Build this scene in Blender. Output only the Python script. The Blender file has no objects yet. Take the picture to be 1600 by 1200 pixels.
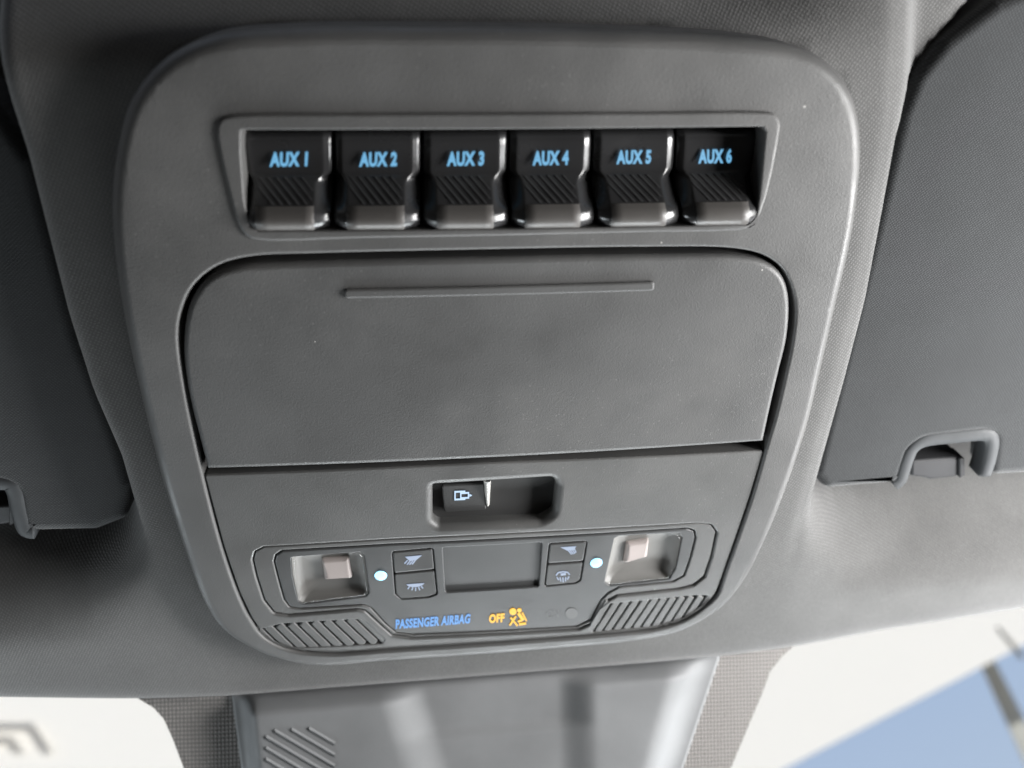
import bpy, bmesh, math, random
from mathutils import Vector, Matrix, noise
from mathutils.geometry import tessellate_polygon

scene = bpy.context.scene
COL = scene.collection
random.seed(4)

# ------------------------------------------------------------------ camera
# Console frame: u = to the right, v = towards the rear of the cabin, n = down out of the ceiling.
# World = (u, -v, H - n).  Everything is built in the console frame and turned over once.
H = 1.25
W_, H_, F = 1600.0, 1200.0, 1300.0
TILT = math.radians(29)
uc = Vector((12200.0, 462.0, -F)).normalized()
vy, vz = math.cos(TILT), math.sin(TILT)
vc = Vector(((-uc.y * vy - uc.z * vz) / uc.x, vy, vz)).normalized()
nc = uc.cross(vc)
M = Matrix((uc, vc, nc))                      # rows: console axes in camera coordinates
DIST = 0.262
def raydir(px, py):
    return M @ Vector(((px - W_ / 2) / F, (H_ / 2 - py) / F, -1.0))
CAM = Vector((0, 0, 0.010)) - raydir(785, 560) * DIST
FLIP = Matrix.Rotation(math.pi, 4, 'X')
ROOT = Matrix.Translation((0, 0, H)) @ FLIP

cam_d = bpy.data.cameras.new('camera'); cam = bpy.data.objects.new('camera', cam_d); COL.objects.link(cam)
R3 = Matrix((uc, vc, nc))                     # camera->console
cam.matrix_world = ROOT @ (Matrix.Translation(CAM) @ R3.to_4x4())
cam_d.sensor_width = 36.0; cam_d.lens = F / W_ * 36.0
cam_d.clip_start = 0.01; cam_d.clip_end = 200.0
cam_d.dof.use_dof = True; cam_d.dof.focus_distance = 0.285; cam_d.dof.aperture_fstop = 6.5
scene.camera = cam

# ------------------------------------------------------------------ world, lamps, exposure
wd = bpy.data.worlds.new('World'); scene.world = wd; wd.use_nodes = True
nt = wd.node_tree; nt.nodes.clear()
wo = nt.nodes.new('ShaderNodeOutputWorld'); bg = nt.nodes.new('ShaderNodeBackground')
tc = nt.nodes.new('ShaderNodeTexCoord'); sx = nt.nodes.new('ShaderNodeSeparateXYZ'); cr = nt.nodes.new('ShaderNodeValToRGB')
nt.links.new(tc.outputs['Generated'], sx.inputs[0])
mr = nt.nodes.new('ShaderNodeMapRange'); mr.inputs[1].default_value = -1; mr.inputs[2].default_value = 1
nt.links.new(sx.outputs['Z'], mr.inputs[0]); nt.links.new(mr.outputs[0], cr.inputs[0])
e = cr.color_ramp.elements                    # dim cabin below the horizon, pale to blue sky above it
e[0].position = 0.0; e[0].color = (0.016, 0.015, 0.014, 1)
e[1].position = 1.0; e[1].color = (0.15, 0.25, 0.48, 1)
for p, c in ((0.49, (0.03, 0.028, 0.026, 1)), (0.52, (0.45, 0.48, 0.52, 1)), (0.72, (0.33, 0.395, 0.50, 1))):
    x = e.new(p); x.color = c
nt.links.new(cr.outputs[0], bg.inputs[0]); bg.inputs[1].default_value = 1.0
nt.links.new(bg.outputs[0], wo.inputs[0])

def area(name, loc, target, sx_, sy_, power, col):
    l = bpy.data.lights.new(name, 'AREA'); l.shape = 'RECTANGLE'; l.size = sx_; l.size_y = sy_
    l.energy = power; l.color = col
    o = bpy.data.objects.new(name, l); COL.objects.link(o); o.location = loc
    d = (Vector(target) - Vector(loc)).normalized()
    o.rotation_euler = d.to_track_quat('-Z', 'Y').to_euler()
    return o
# daylight that enters through the windscreen, from the right side and from the rear cabin
area('windscreen_daylight', (-0.38, 0.30, H - 0.16), (-0.18, 0.14, H), 0.16, 0.10, 0.42, (0.86, 0.95, 1.0))
area('windscreen_daylight', (0.10, 0.52, H - 0.13), (0.06, 0.14, H), 0.50, 0.09, 2.7, (0.93, 0.98, 1.0))
area('windscreen_daylight', (0.50, 0.24, H - 0.19), (0.12, 0.12, H), 0.13, 0.16, 1.7, (0.98, 0.99, 1.0))
area('right_side_lamp', (0.46, -0.03, H - 0.18), (0.14, -0.02, H), 0.22, 0.16, 3.7, (1.0, 0.995, 0.985))  # added lamp, nearer than the door window for steeper falloff
area('rear_cabin_daylight', (0.30, -0.70, H - 0.60), (0.0, 0.1, H), 0.8, 0.4, 0.05, (1.0, 0.92, 0.84))
sd = bpy.data.lights.new('sun', 'SUN'); sd.energy = 5.0; sd.angle = math.radians(0.5); sd.color = (1.0, 0.95, 0.88)
so = bpy.data.objects.new('sun', sd); COL.objects.link(so); so.location = (0, 0, 6)
so.rotation_euler = (math.radians(-18), math.radians(14), 0)

vs = scene.view_settings
scene.display_settings.display_device = 'sRGB'
vs.view_transform = 'Standard'; vs.look = 'None'; vs.exposure = 0.65; vs.gamma = 1.0; vs.use_curve_mapping = False
scene.render.engine = 'CYCLES'

# ------------------------------------------------------------------ pixel -> place helpers
def bend(u, v):                               # gentle crown of the moulded console
    return -0.0030 * (u / 0.115) ** 2 - 0.0036 * ((v - 0.01) / 0.125) ** 2
def P(px, py, h=0.010, crown=True):
    d = raydir(px, py); n = h
    for _ in range(8 if crown else 1):
        t = (n - CAM.z) / d.z
        q = CAM + d * t
        if crown: n = h + bend(q.x, q.y)
    return Vector((q.x, q.y))
def L(pts, h=0.010): return [P(x, y, h) for x, y in pts]
def spline(pts, step=0.0018):
    out = []; n = len(pts)
    for i in range(n):
        p0, p1, p2, p3 = pts[i - 1], pts[i], pts[(i + 1) % n], pts[(i + 2) % n]
        a, b, c = ((p1 - p0).length ** .5, (p2 - p1).length ** .5, (p3 - p2).length ** .5)
        m1 = ((p2 - p1) / b - (p2 - p0) / (a + b) + (p1 - p0) / a) * b if a > 1e-9 else p2 - p1
        m2 = ((p3 - p2) / c - (p3 - p1) / (b + c) + (p2 - p1) / b) * b if c > 1e-9 else p2 - p1
        k = max(2, int((p2 - p1).length / step))
        for j in range(k):
            t = j / k; t2 = t * t; t3 = t2 * t
            out.append(p1 * (2*t3 - 3*t2 + 1) + m1 * (t3 - 2*t2 + t) + p2 * (-2*t3 + 3*t2) + m2 * (t3 - t2))
    return out
def rounded(pts, r, seg=6):                   # polygon with every corner rounded; r in metres or list
    out = []; n = len(pts)
    for i in range(n):
        p, a, b = pts[i], pts[i - 1], pts[(i + 1) % n]
        rr = r[i] if isinstance(r, (list, tuple)) else r
        da, db = (a - p), (b - p); la, lb = da.length, db.length
        da.normalize(); db.normalize()
        ang = da.angle(db)
        if rr <= 0 or ang > 3.05: out.append(p.copy()); continue
        d = min(rr / math.tan(ang / 2), la * .48, lb * .48)
        s, t = p + da * d, p + db * d
        for j in range(seg + 1):
            q = j / seg
            out.append(s * (1-q)**2 + p * 2*q*(1-q) + t * q*q)
    return out
def area2(p): return sum(p[i - 1].x * p[i].y - p[i].x * p[i - 1].y for i in range(len(p)))
def inset(p, d):
    n = len(p); out = []
    dl_ = d if isinstance(d, (list, tuple)) else [d] * n
    for i in range(n):
        d = dl_[i]
        e1 = (p[i] - p[i - 1]); e2 = (p[(i + 1) % n] - p[i])
        if e1.length < 1e-9: e1 = e2
        if e2.length < 1e-9: e2 = e1
        n1 = Vector((-e1.y, e1.x)).normalized(); n2 = Vector((-e2.y, e2.x)).normalized()
        m = n1 + n2
        if m.length < 1e-6: m = n1
        m.normalize(); c = max(0.5, m.dot(n1))
        out.append(p[i] + m * (d / c))
    return out
def clean(p):
    q = [p[0]]
    for x in p[1:]:
        if (x - q[-1]).length > 2e-5: q.append(x)
    if (q[0] - q[-1]).length < 2e-5: q.pop()
    return q

def link(o, parent=None, root=False):
    COL.objects.link(o)
    if parent is not None: o.parent = parent
    else: o.matrix_world = ROOT
    return o
def thing(name, label, cat, group=None):
    o = bpy.data.objects.new(name, None); COL.objects.link(o); o.matrix_world = ROOT
    o.empty_display_size = 0.02
    o['label'] = label; o['category'] = cat
    if group: o['group'] = group
    return o
def mesh_obj(name, bm, mat, parent=None, wn=True, angle=None):
    me = bpy.data.meshes.new(name); bm.normal_update(); bm.to_mesh(me); bm.free()
    for f in me.polygons: f.use_smooth = True
    me.set_sharp_from_angle(angle=math.radians(50)) if (wn and angle is None) else None
    if angle is not None: me.set_sharp_from_angle(angle=math.radians(angle))
    me.materials.append(mat)
    o = bpy.data.objects.new(name, me); link(o, parent)
    if wn:
        m = o.modifiers.new('weighted', 'WEIGHTED_NORMAL'); m.keep_sharp = True; m.weight = 60
    return o
def crown(bm, grid=None):
    if grid:
        us = [v.co.x for v in bm.verts]; vs_ = [v.co.y for v in bm.verts]
        for ax, lo, hi in ((0, min(us), max(us)), (1, min(vs_), max(vs_))):
            k = lo + grid
            while k < hi:
                co = Vector((0, 0, 0)); no = Vector((0, 0, 0)); co[ax] = k; no[ax] = 1
                bmesh.ops.bisect_plane(bm, geom=bm.verts[:] + bm.edges[:] + bm.faces[:], dist=1e-6, plane_co=co, plane_no=no)
                k += grid
    for v in bm.verts: v.co.z += bend(v.co.x, v.co.y)
def plate(name, outer, top, depth, bev, mat, parent, holes=(), grid=None, seg=5, do_crown=True, hfun=None, back=False, fit=False):
    """slab with rounded rims; outer: list of Vector2; holes: (pts, bevel, depth)"""
    bm = bmesh.new(); caps = []
    for k, (pts, b, dp) in enumerate([(outer, bev, depth)] + list(holes)):
        pts = clean(pts)
        ccw = area2(pts) > 0
        if (k == 0) != ccw: pts = pts[::-1]
        rings = [(pts, top - dp)]
        if k == 0 and fit:                     # narrow rims get a smaller rounding
            hp = clean(holes[0][0])
            bl_ = [min(b, .85 * min((p - q).length for q in hp)) for p in pts]
            m_ = len(bl_); bl_ = [sum(bl_[(i + j) % m_] for j in range(-4, 5)) / 9 for i in range(m_)]
            rings = [([p for p in pts], top - dp)]
            for j in range(seg + 1):
                a = j / seg * math.pi / 2
                rings.append((inset(pts, [x * (1 - math.cos(a)) for x in bl_]), [top - x * (1 - math.sin(a)) for x in bl_]))
        elif b > 0:
            for j in range(seg + 1):
                a = j / seg * math.pi / 2
                rings.append((inset(pts, b * (1 - math.cos(a))), top - b * (1 - math.sin(a))))
        else: rings.append((pts, top))
        vr = []
        for loop, h in rings:
            vr.append([bm.verts.new((p.x, p.y, h[i_] if isinstance(h, list) else h)) for i_, p in enumerate(loop)])
        for r0, r1 in zip(vr, vr[1:]):
            for i in range(len(pts)):
                bm.faces.new((r0[i - 1], r0[i], r1[i], r1[i - 1]))
        caps.append(vr[-1])
        if back and k == 0: bm.faces.new(vr[0][::-1])
    flat = [v for c in caps for v in c]
    for t in tessellate_polygon([[v.co for v in c] for c in caps]):
        if len(set(t)) == 3:
            try: f = bm.faces.new([flat[i] for i in t])
            except ValueError: continue
            f.normal_update()
            if f.normal.z < 0: f.normal_flip()
    if do_crown: crown(bm, grid)
    if hfun:
        for v in bm.verts: v.co = hfun(v.co)
    return mesh_obj(name, bm, mat, parent)

# ------------------------------------------------------------------ materials
def mat(name):
    m = bpy.data.materials.new(name); m.use_nodes = True
    return m, m.node_tree.nodes, m.node_tree.links, m.node_tree.nodes['Principled BSDF']
def N(nodes, t, **kw):
    n = nodes.new(t)
    for k, v in kw.items(): setattr(n, k, v)
    return n
def plastic(name, col, rough, grain=0.0, gscale=1500, dust=0.0, spec=0.5, mottled=0.12, wear=0.0):
    m, ns, ls, b = mat(name)
    b.inputs['Specular IOR Level'].default_value = spec
    co = N(ns, 'ShaderNodeTexCoord')
    n1 = N(ns, 'ShaderNodeTexNoise'); n1.inputs['Scale'].default_value = 28; n1.inputs['Detail'].default_value = 6
    ls.new(co.outputs['Object'], n1.inputs['Vector'])
    r1 = N(ns, 'ShaderNodeMapRange'); r1.inputs[1].default_value = .3; r1.inputs[2].default_value = .7
    r1.inputs[3].default_value = 1 - mottled; r1.inputs[4].default_value = 1 + mottled
    ls.new(n1.outputs['Fac'], r1.inputs[0])
    mx = N(ns, 'ShaderNodeMix', data_type='RGBA', blend_type='MULTIPLY'); mx.inputs[0].default_value = 1
    mx.inputs[6].default_value = (*col, 1); ls.new(r1.outputs[0], mx.inputs[7])
    out = mx.outputs[2]
    if dust:
        v = N(ns, 'ShaderNodeTexVoronoi'); v.inputs['Scale'].default_value = 210; v.inputs['Randomness'].default_value = 1
        ls.new(co.outputs['Object'], v.inputs['Vector'])
        sp = N(ns, 'ShaderNodeSeparateColor'); ls.new(v.outputs['Color'], sp.inputs[0])
        g1 = N(ns, 'ShaderNodeMath', operation='GREATER_THAN'); g1.inputs[1].default_value = 1 - dust; ls.new(sp.outputs[0], g1.inputs[0])
        sz = N(ns, 'ShaderNodeMapRange'); sz.inputs[3].default_value = .015; sz.inputs[4].default_value = .075; ls.new(sp.outputs[1], sz.inputs[0])
        g2 = N(ns, 'ShaderNodeMath', operation='LESS_THAN'); ls.new(v.outputs['Distance'], g2.inputs[0]); ls.new(sz.outputs[0], g2.inputs[1])
        g = N(ns, 'ShaderNodeMath', operation='MULTIPLY'); ls.new(g1.outputs[0], g.inputs[0]); ls.new(g2.outputs[0], g.inputs[1])
        gm = N(ns, 'ShaderNodeMath', operation='MULTIPLY'); ls.new(g.outputs[0], gm.inputs[0]); gm.inputs[1].default_value = .7
        md = N(ns, 'ShaderNodeMix', data_type='RGBA'); ls.new(gm.outputs[0], md.inputs[0]); ls.new(out, md.inputs[6]); md.inputs[7].default_value = (.6, .58, .55, 1)
        out = md.outputs[2]
        # worn, speckled patches where the grain is rubbed bright
        w1 = N(ns, 'ShaderNodeTexVoronoi'); w1.inputs['Scale'].default_value = 1100; ls.new(co.outputs['Object'], w1.inputs['Vector'])
        w2 = N(ns, 'ShaderNodeSeparateColor'); ls.new(w1.outputs['Color'], w2.inputs[0])
        w3 = N(ns, 'ShaderNodeTexNoise'); w3.inputs['Scale'].default_value = 16; w3.inputs['Detail'].default_value = 4; ls.new(co.outputs['Object'], w3.inputs['Vector'])
        w4 = N(ns, 'ShaderNodeMapRange'); w4.inputs[1].default_value = .52; w4.inputs[2].default_value = .74; w4.inputs[3].default_value = 1.0; w4.inputs[4].default_value = .86; ls.new(w3.outputs['Fac'], w4.inputs[0])
        w5 = N(ns, 'ShaderNodeMath', operation='GREATER_THAN'); ls.new(w2.outputs[0], w5.inputs[0]); ls.new(w4.outputs[0], w5.inputs[1])
        w6 = N(ns, 'ShaderNodeMath', operation='LESS_THAN'); ls.new(w1.outputs['Distance'], w6.inputs[0]); w6.inputs[1].default_value = .33
        w7 = N(ns, 'ShaderNodeMath', operation='MULTIPLY'); ls.new(w5.outputs[0], w7.inputs[0]); ls.new(w6.outputs[0], w7.inputs[1])
        w8 = N(ns, 'ShaderNodeMath', operation='MULTIPLY'); ls.new(w7.outputs[0], w8.inputs[0]); w8.inputs[1].default_value = .09
        w9 = N(ns, 'ShaderNodeMix', data_type='RGBA'); ls.new(w8.outputs[0], w9.inputs[0]); ls.new(out, w9.inputs[6]); w9.inputs[7].default_value = (.5, .49, .47, 1)
        out = w9.outputs[2]
        # thin film of cabin dust, uneven
        n3 = N(ns, 'ShaderNodeTexNoise'); n3.inputs['Scale'].default_value = 11; n3.inputs['Detail'].default_value = 9; n3.inputs['Roughness'].default_value = .72
        ls.new(co.outputs['Object'], n3.inputs['Vector'])
        r3 = N(ns, 'ShaderNodeMapRange'); r3.inputs[1].default_value = .5; r3.inputs[2].default_value = .8; r3.inputs[4].default_value = .10
        ls.new(n3.outputs['Fac'], r3.inputs[0])
        m3 = N(ns, 'ShaderNodeMix', data_type='RGBA'); ls.new(r3.outputs[0], m3.inputs[0]); ls.new(out, m3.inputs[6]); m3.inputs[7].default_value = (.33, .31, .29, 1)
        out = m3.outputs[2]
    ls.new(out, b.inputs['Base Color'])
    n2 = N(ns, 'ShaderNodeTexNoise'); n2.inputs['Scale'].default_value = 45; n2.inputs['Detail'].default_value = 5
    ls.new(co.outputs['Object'], n2.inputs['Vector'])
    r2 = N(ns, 'ShaderNodeMapRange'); r2.inputs[1].default_value = .3; r2.inputs[2].default_value = .7
    r2.inputs[3].default_value = max(.03, rough - .11); r2.inputs[4].default_value = rough + .10
    ls.new(n2.outputs['Fac'], r2.inputs[0]); ls.new(r2.outputs[0], b.inputs['Roughness'])
    if grain:
        g1 = N(ns, 'ShaderNodeTexVoronoi', feature='SMOOTH_F1'); g1.inputs['Scale'].default_value = gscale
        ls.new(co.outputs['Object'], g1.inputs['Vector'])
        g2 = N(ns, 'ShaderNodeTexNoise'); g2.inputs['Scale'].default_value = gscale * .6; g2.inputs['Detail'].default_value = 3
        ls.new(co.outputs['Object'], g2.inputs['Vector'])
        ad = N(ns, 'ShaderNodeMath', operation='ADD'); ls.new(g1.outputs['Distance'], ad.inputs[0]); ls.new(g2.outputs['Fac'], ad.inputs[1])
        bp = N(ns, 'ShaderNodeBump'); bp.inputs['Strength'].default_value = grain; bp.inputs['Distance'].default_value = 0.0003
        ls.new(ad.outputs[0], bp.inputs['Height']); ls.new(bp.outputs[0], b.inputs['Normal'])
    return m
def fabric(name, col, scale=900, strength=.5, ang=35):
    m, ns, ls, b = mat(name)
    b.inputs['Roughness'].default_value = .9; b.inputs['Specular IOR Level'].default_value = .2
    b.inputs['Sheen Weight'].default_value = .25; b.inputs['Sheen Roughness'].default_value = .5
    co = N(ns, 'ShaderNodeTexCoord'); mp = N(ns, 'ShaderNodeMapping'); mp.inputs['Rotation'].default_value = (0, 0, math.radians(ang))
    ls.new(co.outputs['Object'], mp.inputs['Vector'])
    w1 = N(ns, 'ShaderNodeTexWave', bands_direction='X'); w1.inputs['Scale'].default_value = scale * .32; w1.inputs['Distortion'].default_value = 2.4; w1.inputs['Detail'].default_value = 1; w1.inputs['Detail Scale'].default_value = 4
    w2 = N(ns, 'ShaderNodeTexWave', bands_direction='Y'); w2.inputs['Scale'].default_value = scale * .32; w2.inputs['Distortion'].default_value = 2.4; w2.inputs['Detail'].default_value = 1; w2.inputs['Detail Scale'].default_value = 4
    ls.new(mp.outputs[0], w1.inputs['Vector']); ls.new(mp.outputs[0], w2.inputs['Vector'])
    mu = N(ns, 'ShaderNodeMath', operation='MULTIPLY'); ls.new(w1.outputs['Fac'], mu.inputs[0]); ls.new(w2.outputs['Fac'], mu.inputs[1])
    n = N(ns, 'ShaderNodeTexNoise'); n.inputs['Scale'].default_value = 60; n.inputs['Detail'].default_value = 8; ls.new(co.outputs['Object'], n.inputs['Vector'])
    mr_ = N(ns, 'ShaderNodeMapRange'); mr_.inputs[3].default_value = .72; mr_.inputs[4].default_value = 1.12; ls.new(mu.outputs[0], mr_.inputs[0])
    mr2 = N(ns, 'ShaderNodeMapRange'); mr2.inputs[1].default_value = .3; mr2.inputs[2].default_value = .7; mr2.inputs[3].default_value = .92; mr2.inputs[4].default_value = 1.08; ls.new(n.outputs['Fac'], mr2.inputs[0])
    m2 = N(ns, 'ShaderNodeMath', operation='MULTIPLY'); ls.new(mr_.outputs[0], m2.inputs[0]); ls.new(mr2.outputs[0], m2.inputs[1])
    mx = N(ns, 'ShaderNodeMix', data_type='RGBA', blend_type='MULTIPLY'); mx.inputs[0].default_value = 1; mx.inputs[6].default_value = (*col, 1); ls.new(m2.outputs[0], mx.inputs[7])
    ls.new(mx.outputs[2], b.inputs['Base Color'])
    bp = N(ns, 'ShaderNodeBump'); bp.inputs['Strength'].default_value = strength; bp.inputs['Distance'].default_value = .0004
    ls.new(mu.outputs[0], bp.inputs['Height']); ls.new(bp.outputs[0], b.inputs['Normal'])
    return m
def emit(name, col, s, base=(.02, .02, .02)):
    m, ns, ls, b = mat(name)
    b.inputs['Base Color'].default_value = (*base, 1); b.inputs['Roughness'].default_value = .5
    b.inputs['Emission Color'].default_value = (*col, 1); b.inputs['Emission Strength'].default_value = s
    return m
def glassy(name, tint=(1, 1, 1), ior=1.45, rough=.02):
    m, ns, ls, b = mat(name); ns.remove(b)
    t = N(ns, 'ShaderNodeBsdfTransparent'); t.inputs[0].default_value = (*tint, 1)
    g = N(ns, 'ShaderNodeBsdfGlossy'); g.inputs['Roughness'].default_value = rough
    lw = N(ns, 'ShaderNodeLayerWeight'); lw.inputs[0].default_value = .5      # Schlick curve, the same from both sides
    pw = N(ns, 'ShaderNodeMath', operation='POWER'); ls.new(lw.outputs['Facing'], pw.inputs[0]); pw.inputs[1].default_value = 5
    r0 = ((ior - 1) / (ior + 1)) ** 2
    ma = N(ns, 'ShaderNodeMath', operation='MULTIPLY_ADD'); ls.new(pw.outputs[0], ma.inputs[0]); ma.inputs[1].default_value = 1 - r0; ma.inputs[2].default_value = r0
    mx = N(ns, 'ShaderNodeMixShader'); ls.new(ma.outputs[0], mx.inputs[0]); ls.new(t.outputs[0], mx.inputs[1]); ls.new(g.outputs[0], mx.inputs[2])
    ls.new(mx.outputs[0], ns['Material Output'].inputs[0])
    return m

M_BEZEL = plastic('console_plastic', (.082, .081, .080), .52, .17, 2300, dust=.012)
M_DOOR = plastic('door_plastic', (.074, .0735, .073), .55, .18, 2300, dust=.03)
M_PANEL = plastic('panel_plastic', (.083, .0825, .081), .50, .17, 2300, dust=.03)
M_DARK = plastic('dark_plate', (.060, .061, .062), .46, .08, 2600)
M_BUTTON = plastic('button_plastic', (.05, .05, .05), .45, .1, 2200)
M_WELL = plastic('well_black', (.012, .012, .012), .6)
M_ROCKER = plastic('rocker_gloss', (.024, .024, .025), .24, 0, spec=.6)
M_RIBS = plastic('rocker_rib', (.026, .026, .027), .5, 0)
M_ROLL = plastic('rocker_grip', (.078, .073, .069), .42, .1, 2500)
M_HEAD = fabric('headliner_knit', (.130, .1285, .1265), 950, .30, 30)
M_VISOR = fabric('visor_cloth', (.031, .033, .035), 1150, .3, 50)
M_RIM = plastic('visor_rim', (.045, .048, .051), .6, .1, spec=.3)
M_CLIP = plastic('clip_plastic', (.035, .035, .037), .5, 0, spec=.22)
M_HOUS = plastic('housing_plastic', (.21, .215, .22), .62, .12, 2500)
M_REFL = plastic('reflector', (.22, .215, .205), .55, 0, spec=.7)
M_CHIP = plastic('lamp_element', (.50, .44, .42), .3, 0)
M_LENS = glassy('clear_lens', (.93, .93, .93), 1.42, .15)
M_GLASS = glassy('windscreen_glass', (.92, .94, .95), 1.16)
M_SILVER = plastic('pale_ridge', (.40, .39, .37), .4, .6, 900)
M_BLUE = emit('backlit_blue', (.13, .36, .58), .8)
M_ABLUE = emit('backlit_airbag_blue', (.08, .27, .64), .85)
M_WHITE = emit('backlit_white', (.45, .55, .75), .55)
M_ICON = emit('backlit_icon', (.5, .68, .9), .75)
M_AMBER = emit('backlit_amber', (1.0, .52, .0), .80)
M_LED = emit('ambient_led', (.30, .70, 1.0), 1.7)
M_DIM = plastic('unlit_print', (.098, .098, .098), .5)

# ------------------------------------------------------------------ headliner (setting)
def interp(tab, x):
    if x <= tab[0][0]: return tab[0][1]
    for (a, b), (c, d) in zip(tab, tab[1:]):
        if x <= c: return b + (d - b) * (x - a) / (c - a)
    return tab[-1][1]
def smooth(a, b, x):
    t = max(0, min(1, (x - a) / (b - a))); return t * t * (3 - 2 * t)
def Q(px, py, h): return P(px, py, h, crown=False)
RE = [(1424, -260), (1424, -80), (1420, 0), (1413, 120), (1405, 200), (1381, 330), (1354, 470), (1320, 600), (1279, 745), (1250, 850), (1225, 950), (1205, 1100)]
LE = [(-70, -260), (-30, -80), (0, 40), (28, 150), (60, 250), (92, 380), (122, 500), (160, 620), (203, 720), (240, 850), (262, 950), (270, 1100)]
HN = -0.004
re_t = sorted((q.y, q.x) for q in (Q(x, y, HN) for x, y in RE))
le_t = sorted((q.y, q.x) for q in (Q(x, y, HN) for x, y in LE))
EDGE = [(-500, 1118), (-200, 1112), (0, 1108), (240, 1103), (360, 1099), (700, 1072), (1000, 1048), (1130, 1036), (1225, 1023), (1400, 1000), (1600, 968), (1800, 930), (2100, 868)]
ed_t = [(q.x, q.y) for q in (Q(x, y, -.010) for x, y in EDGE)]
vis_bot = Q(1300, 765, -.02).y                 # where the visors end
front = Q(776, 1065, -.01).y
POCKET = [(230, 250), (262, 140), (340, 85), (900, 75), (1220, 95), (1290, 150), (1305, 240), (1265, 480), (1165, 790), (1110, 900), (970, 965), (500, 1000), (420, 975), (370, 920), (250, 560)]
pocket = [Q(x, y, HN) for x, y in POCKET]
def inside(u, v):
    c = False
    for i in range(len(pocket)):
        a, b = pocket[i - 1], pocket[i]
        if (a.y > v) != (b.y > v) and u < (b.x - a.x) * (v - a.y) / (b.y - a.y) + a.x: c = not c
    return c
vA, vB = Q(1404, 186, -.012), Q(1578, -15, -.012)
vN = Vector((-(vB - vA).y, (vB - vA).x)).normalized()
def head_n(u, v):
    uR, uL = interp(re_t, v), interp(le_t, v)
    dep = 0.034 * smooth(front + .040, vis_bot + .004, v) + .003
    if u < 0: dep = 0.030 * smooth(vis_bot - .045, vis_bot + .004, v) + .003
    if u > 0:                                  # the recess follows the slanting top edge of the right visor
        sd_ = (Vector((u, v)) - vA).dot(vN)
        dep *= 1 - .72 * smooth(-.004, .007, sd_)
    w = .010 + .05 * (1 - smooth(vis_bot - .03, vis_bot + .01, v))
    d = 0
    if u > uR: d = smooth(0, w, u - uR)
    elif u < uL: d = smooth(0, w * 1.7, uL - u)
    edge = 0
    if u > uR - .006: edge = smooth(uR - .006, uR, u) * .0012 * smooth(vis_bot - .03, vis_bot, v)
    ve = interp(ed_t, u)
    roll = 0.012 * (1 - smooth(0, .016, v - ve)) ** 2
    if inside(u, v): return HN - .03
    rise = .55 * max(0, v - .080) * smooth(.080, .105, v) * (1 - smooth(.05, .12, u))   # slope added behind the console to darken the headliner there
    return HN - rise - dep * d - edge - roll - .004 * smooth(.05, .2, v) * (abs(u) / .2)
def build_headliner():
    bm = bmesh.new()
    rows = [0, .0015, .003, .005, .0075, .0105, .014, .018] + [.018 + k * .0045 for k in range(1, 130)]
    cols = []
    for k in range(46): cols.append(('L', -.62 + k * .0125))
    for k in range(1, 18): cols.append(('l', -.030 + k * .002))
    for k in range(1, 60): cols.append(('m', k / 60))
    for k in range(0, 18): cols.append(('r', -.008 + k * .002))
    for k in range(1, 46): cols.append(('R', .026 + k * .0125))
    grid = []
    for t in rows:
        row = []
        for kind, a in cols:
            u = 0; v = front + t
            for _ in range(3):
                uR, uL = interp(re_t, v), interp(le_t, v)
                if kind == 'L': u = uL - .030 + (a + .62 - 45 * .0125)
                elif kind == 'l': u = uL + a
                elif kind == 'm': u = (uL + .004) + (uR - .008 - uL - .004) * a
                else: u = uR + a
                v = interp(ed_t, u) + t
            row.append(bm.verts.new((u, v, head_n(u, v))))
        grid.append(row)
    for i in range(len(rows) - 1):
        for j in range(len(cols) - 1):
            bm.faces.new((grid[i][j], grid[i][j + 1], grid[i + 1][j + 1], grid[i + 1][j]))
    # front lip turned up towards the glass
    lip = [bm.verts.new((v.co.x, v.co.y + .003, v.co.z - .012)) for v in grid[0]]
    for j in range(len(cols) - 1): bm.faces.new((lip[j], lip[j + 1], grid[0][j + 1], grid[0][j]))
    o = mesh_obj('headliner', bm, M_HEAD, None, wn=False)
    o['kind'] = 'structure'
    o['label'] = 'dark grey knit headliner of the car roof around the console'
    return o
build_headliner()

# ------------------------------------------------------------------ overhead console
con = thing('overhead_console', 'dark grey plastic overhead console with six aux rocker switches, storage door and reading lamps', 'overhead console')

OUT = [(182, 240), (208, 150), (262, 88), (335, 55), (450, 43), (650, 41), (900, 44), (1100, 52), (1195, 61), (1246, 72), (1288, 93), (1322, 131),
       (1339, 176), (1344, 232), (1339, 307), (1327, 383), (1307, 467), (1282, 576), (1258, 672), (1216, 792), (1190, 852), (1166, 898), (1130, 943),
       (1062, 983), (979, 1000), (860, 1011), (760, 1019), (610, 1029), (500, 1037), (447, 1029), (398, 1012), (350, 982), (321, 942), (288, 856), (258, 765), (231, 661),
       (201, 530), (182, 417), (175, 320)]
INN_DOORTOP = [(316, 740), (287, 601), (278, 522), (284, 485), (302, 447), (340, 416), (390, 402), (497, 397), (760, 391), (1000, 387), (1146, 389), (1192, 399),
       (1220, 418), (1236, 446), (1243, 485), (1238, 537), (1227, 590), (1212, 653), (1197, 703)]
INN_LOW = [(1176, 776), (1135, 894), (1122, 930), (1104, 948), (1072, 970), (1026, 985), (979, 991), (860, 1001), (610, 1018), (516, 1024), (454, 1018), (415, 1000), (390, 968), (371, 928), (346, 855)]
SUR = [(338, 203), (344, 186), (362, 180), (560, 177), (780, 176), (1000, 175), (1190, 174), (1209, 177), (1219, 190), (1218, 208), (1198, 306), (1182, 346),
       (1166, 358), (1140, 361), (990, 364), (780, 369), (560, 373), (408, 376), (386, 370), (372, 350), (355, 290), (343, 238)]
HB = .010
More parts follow.
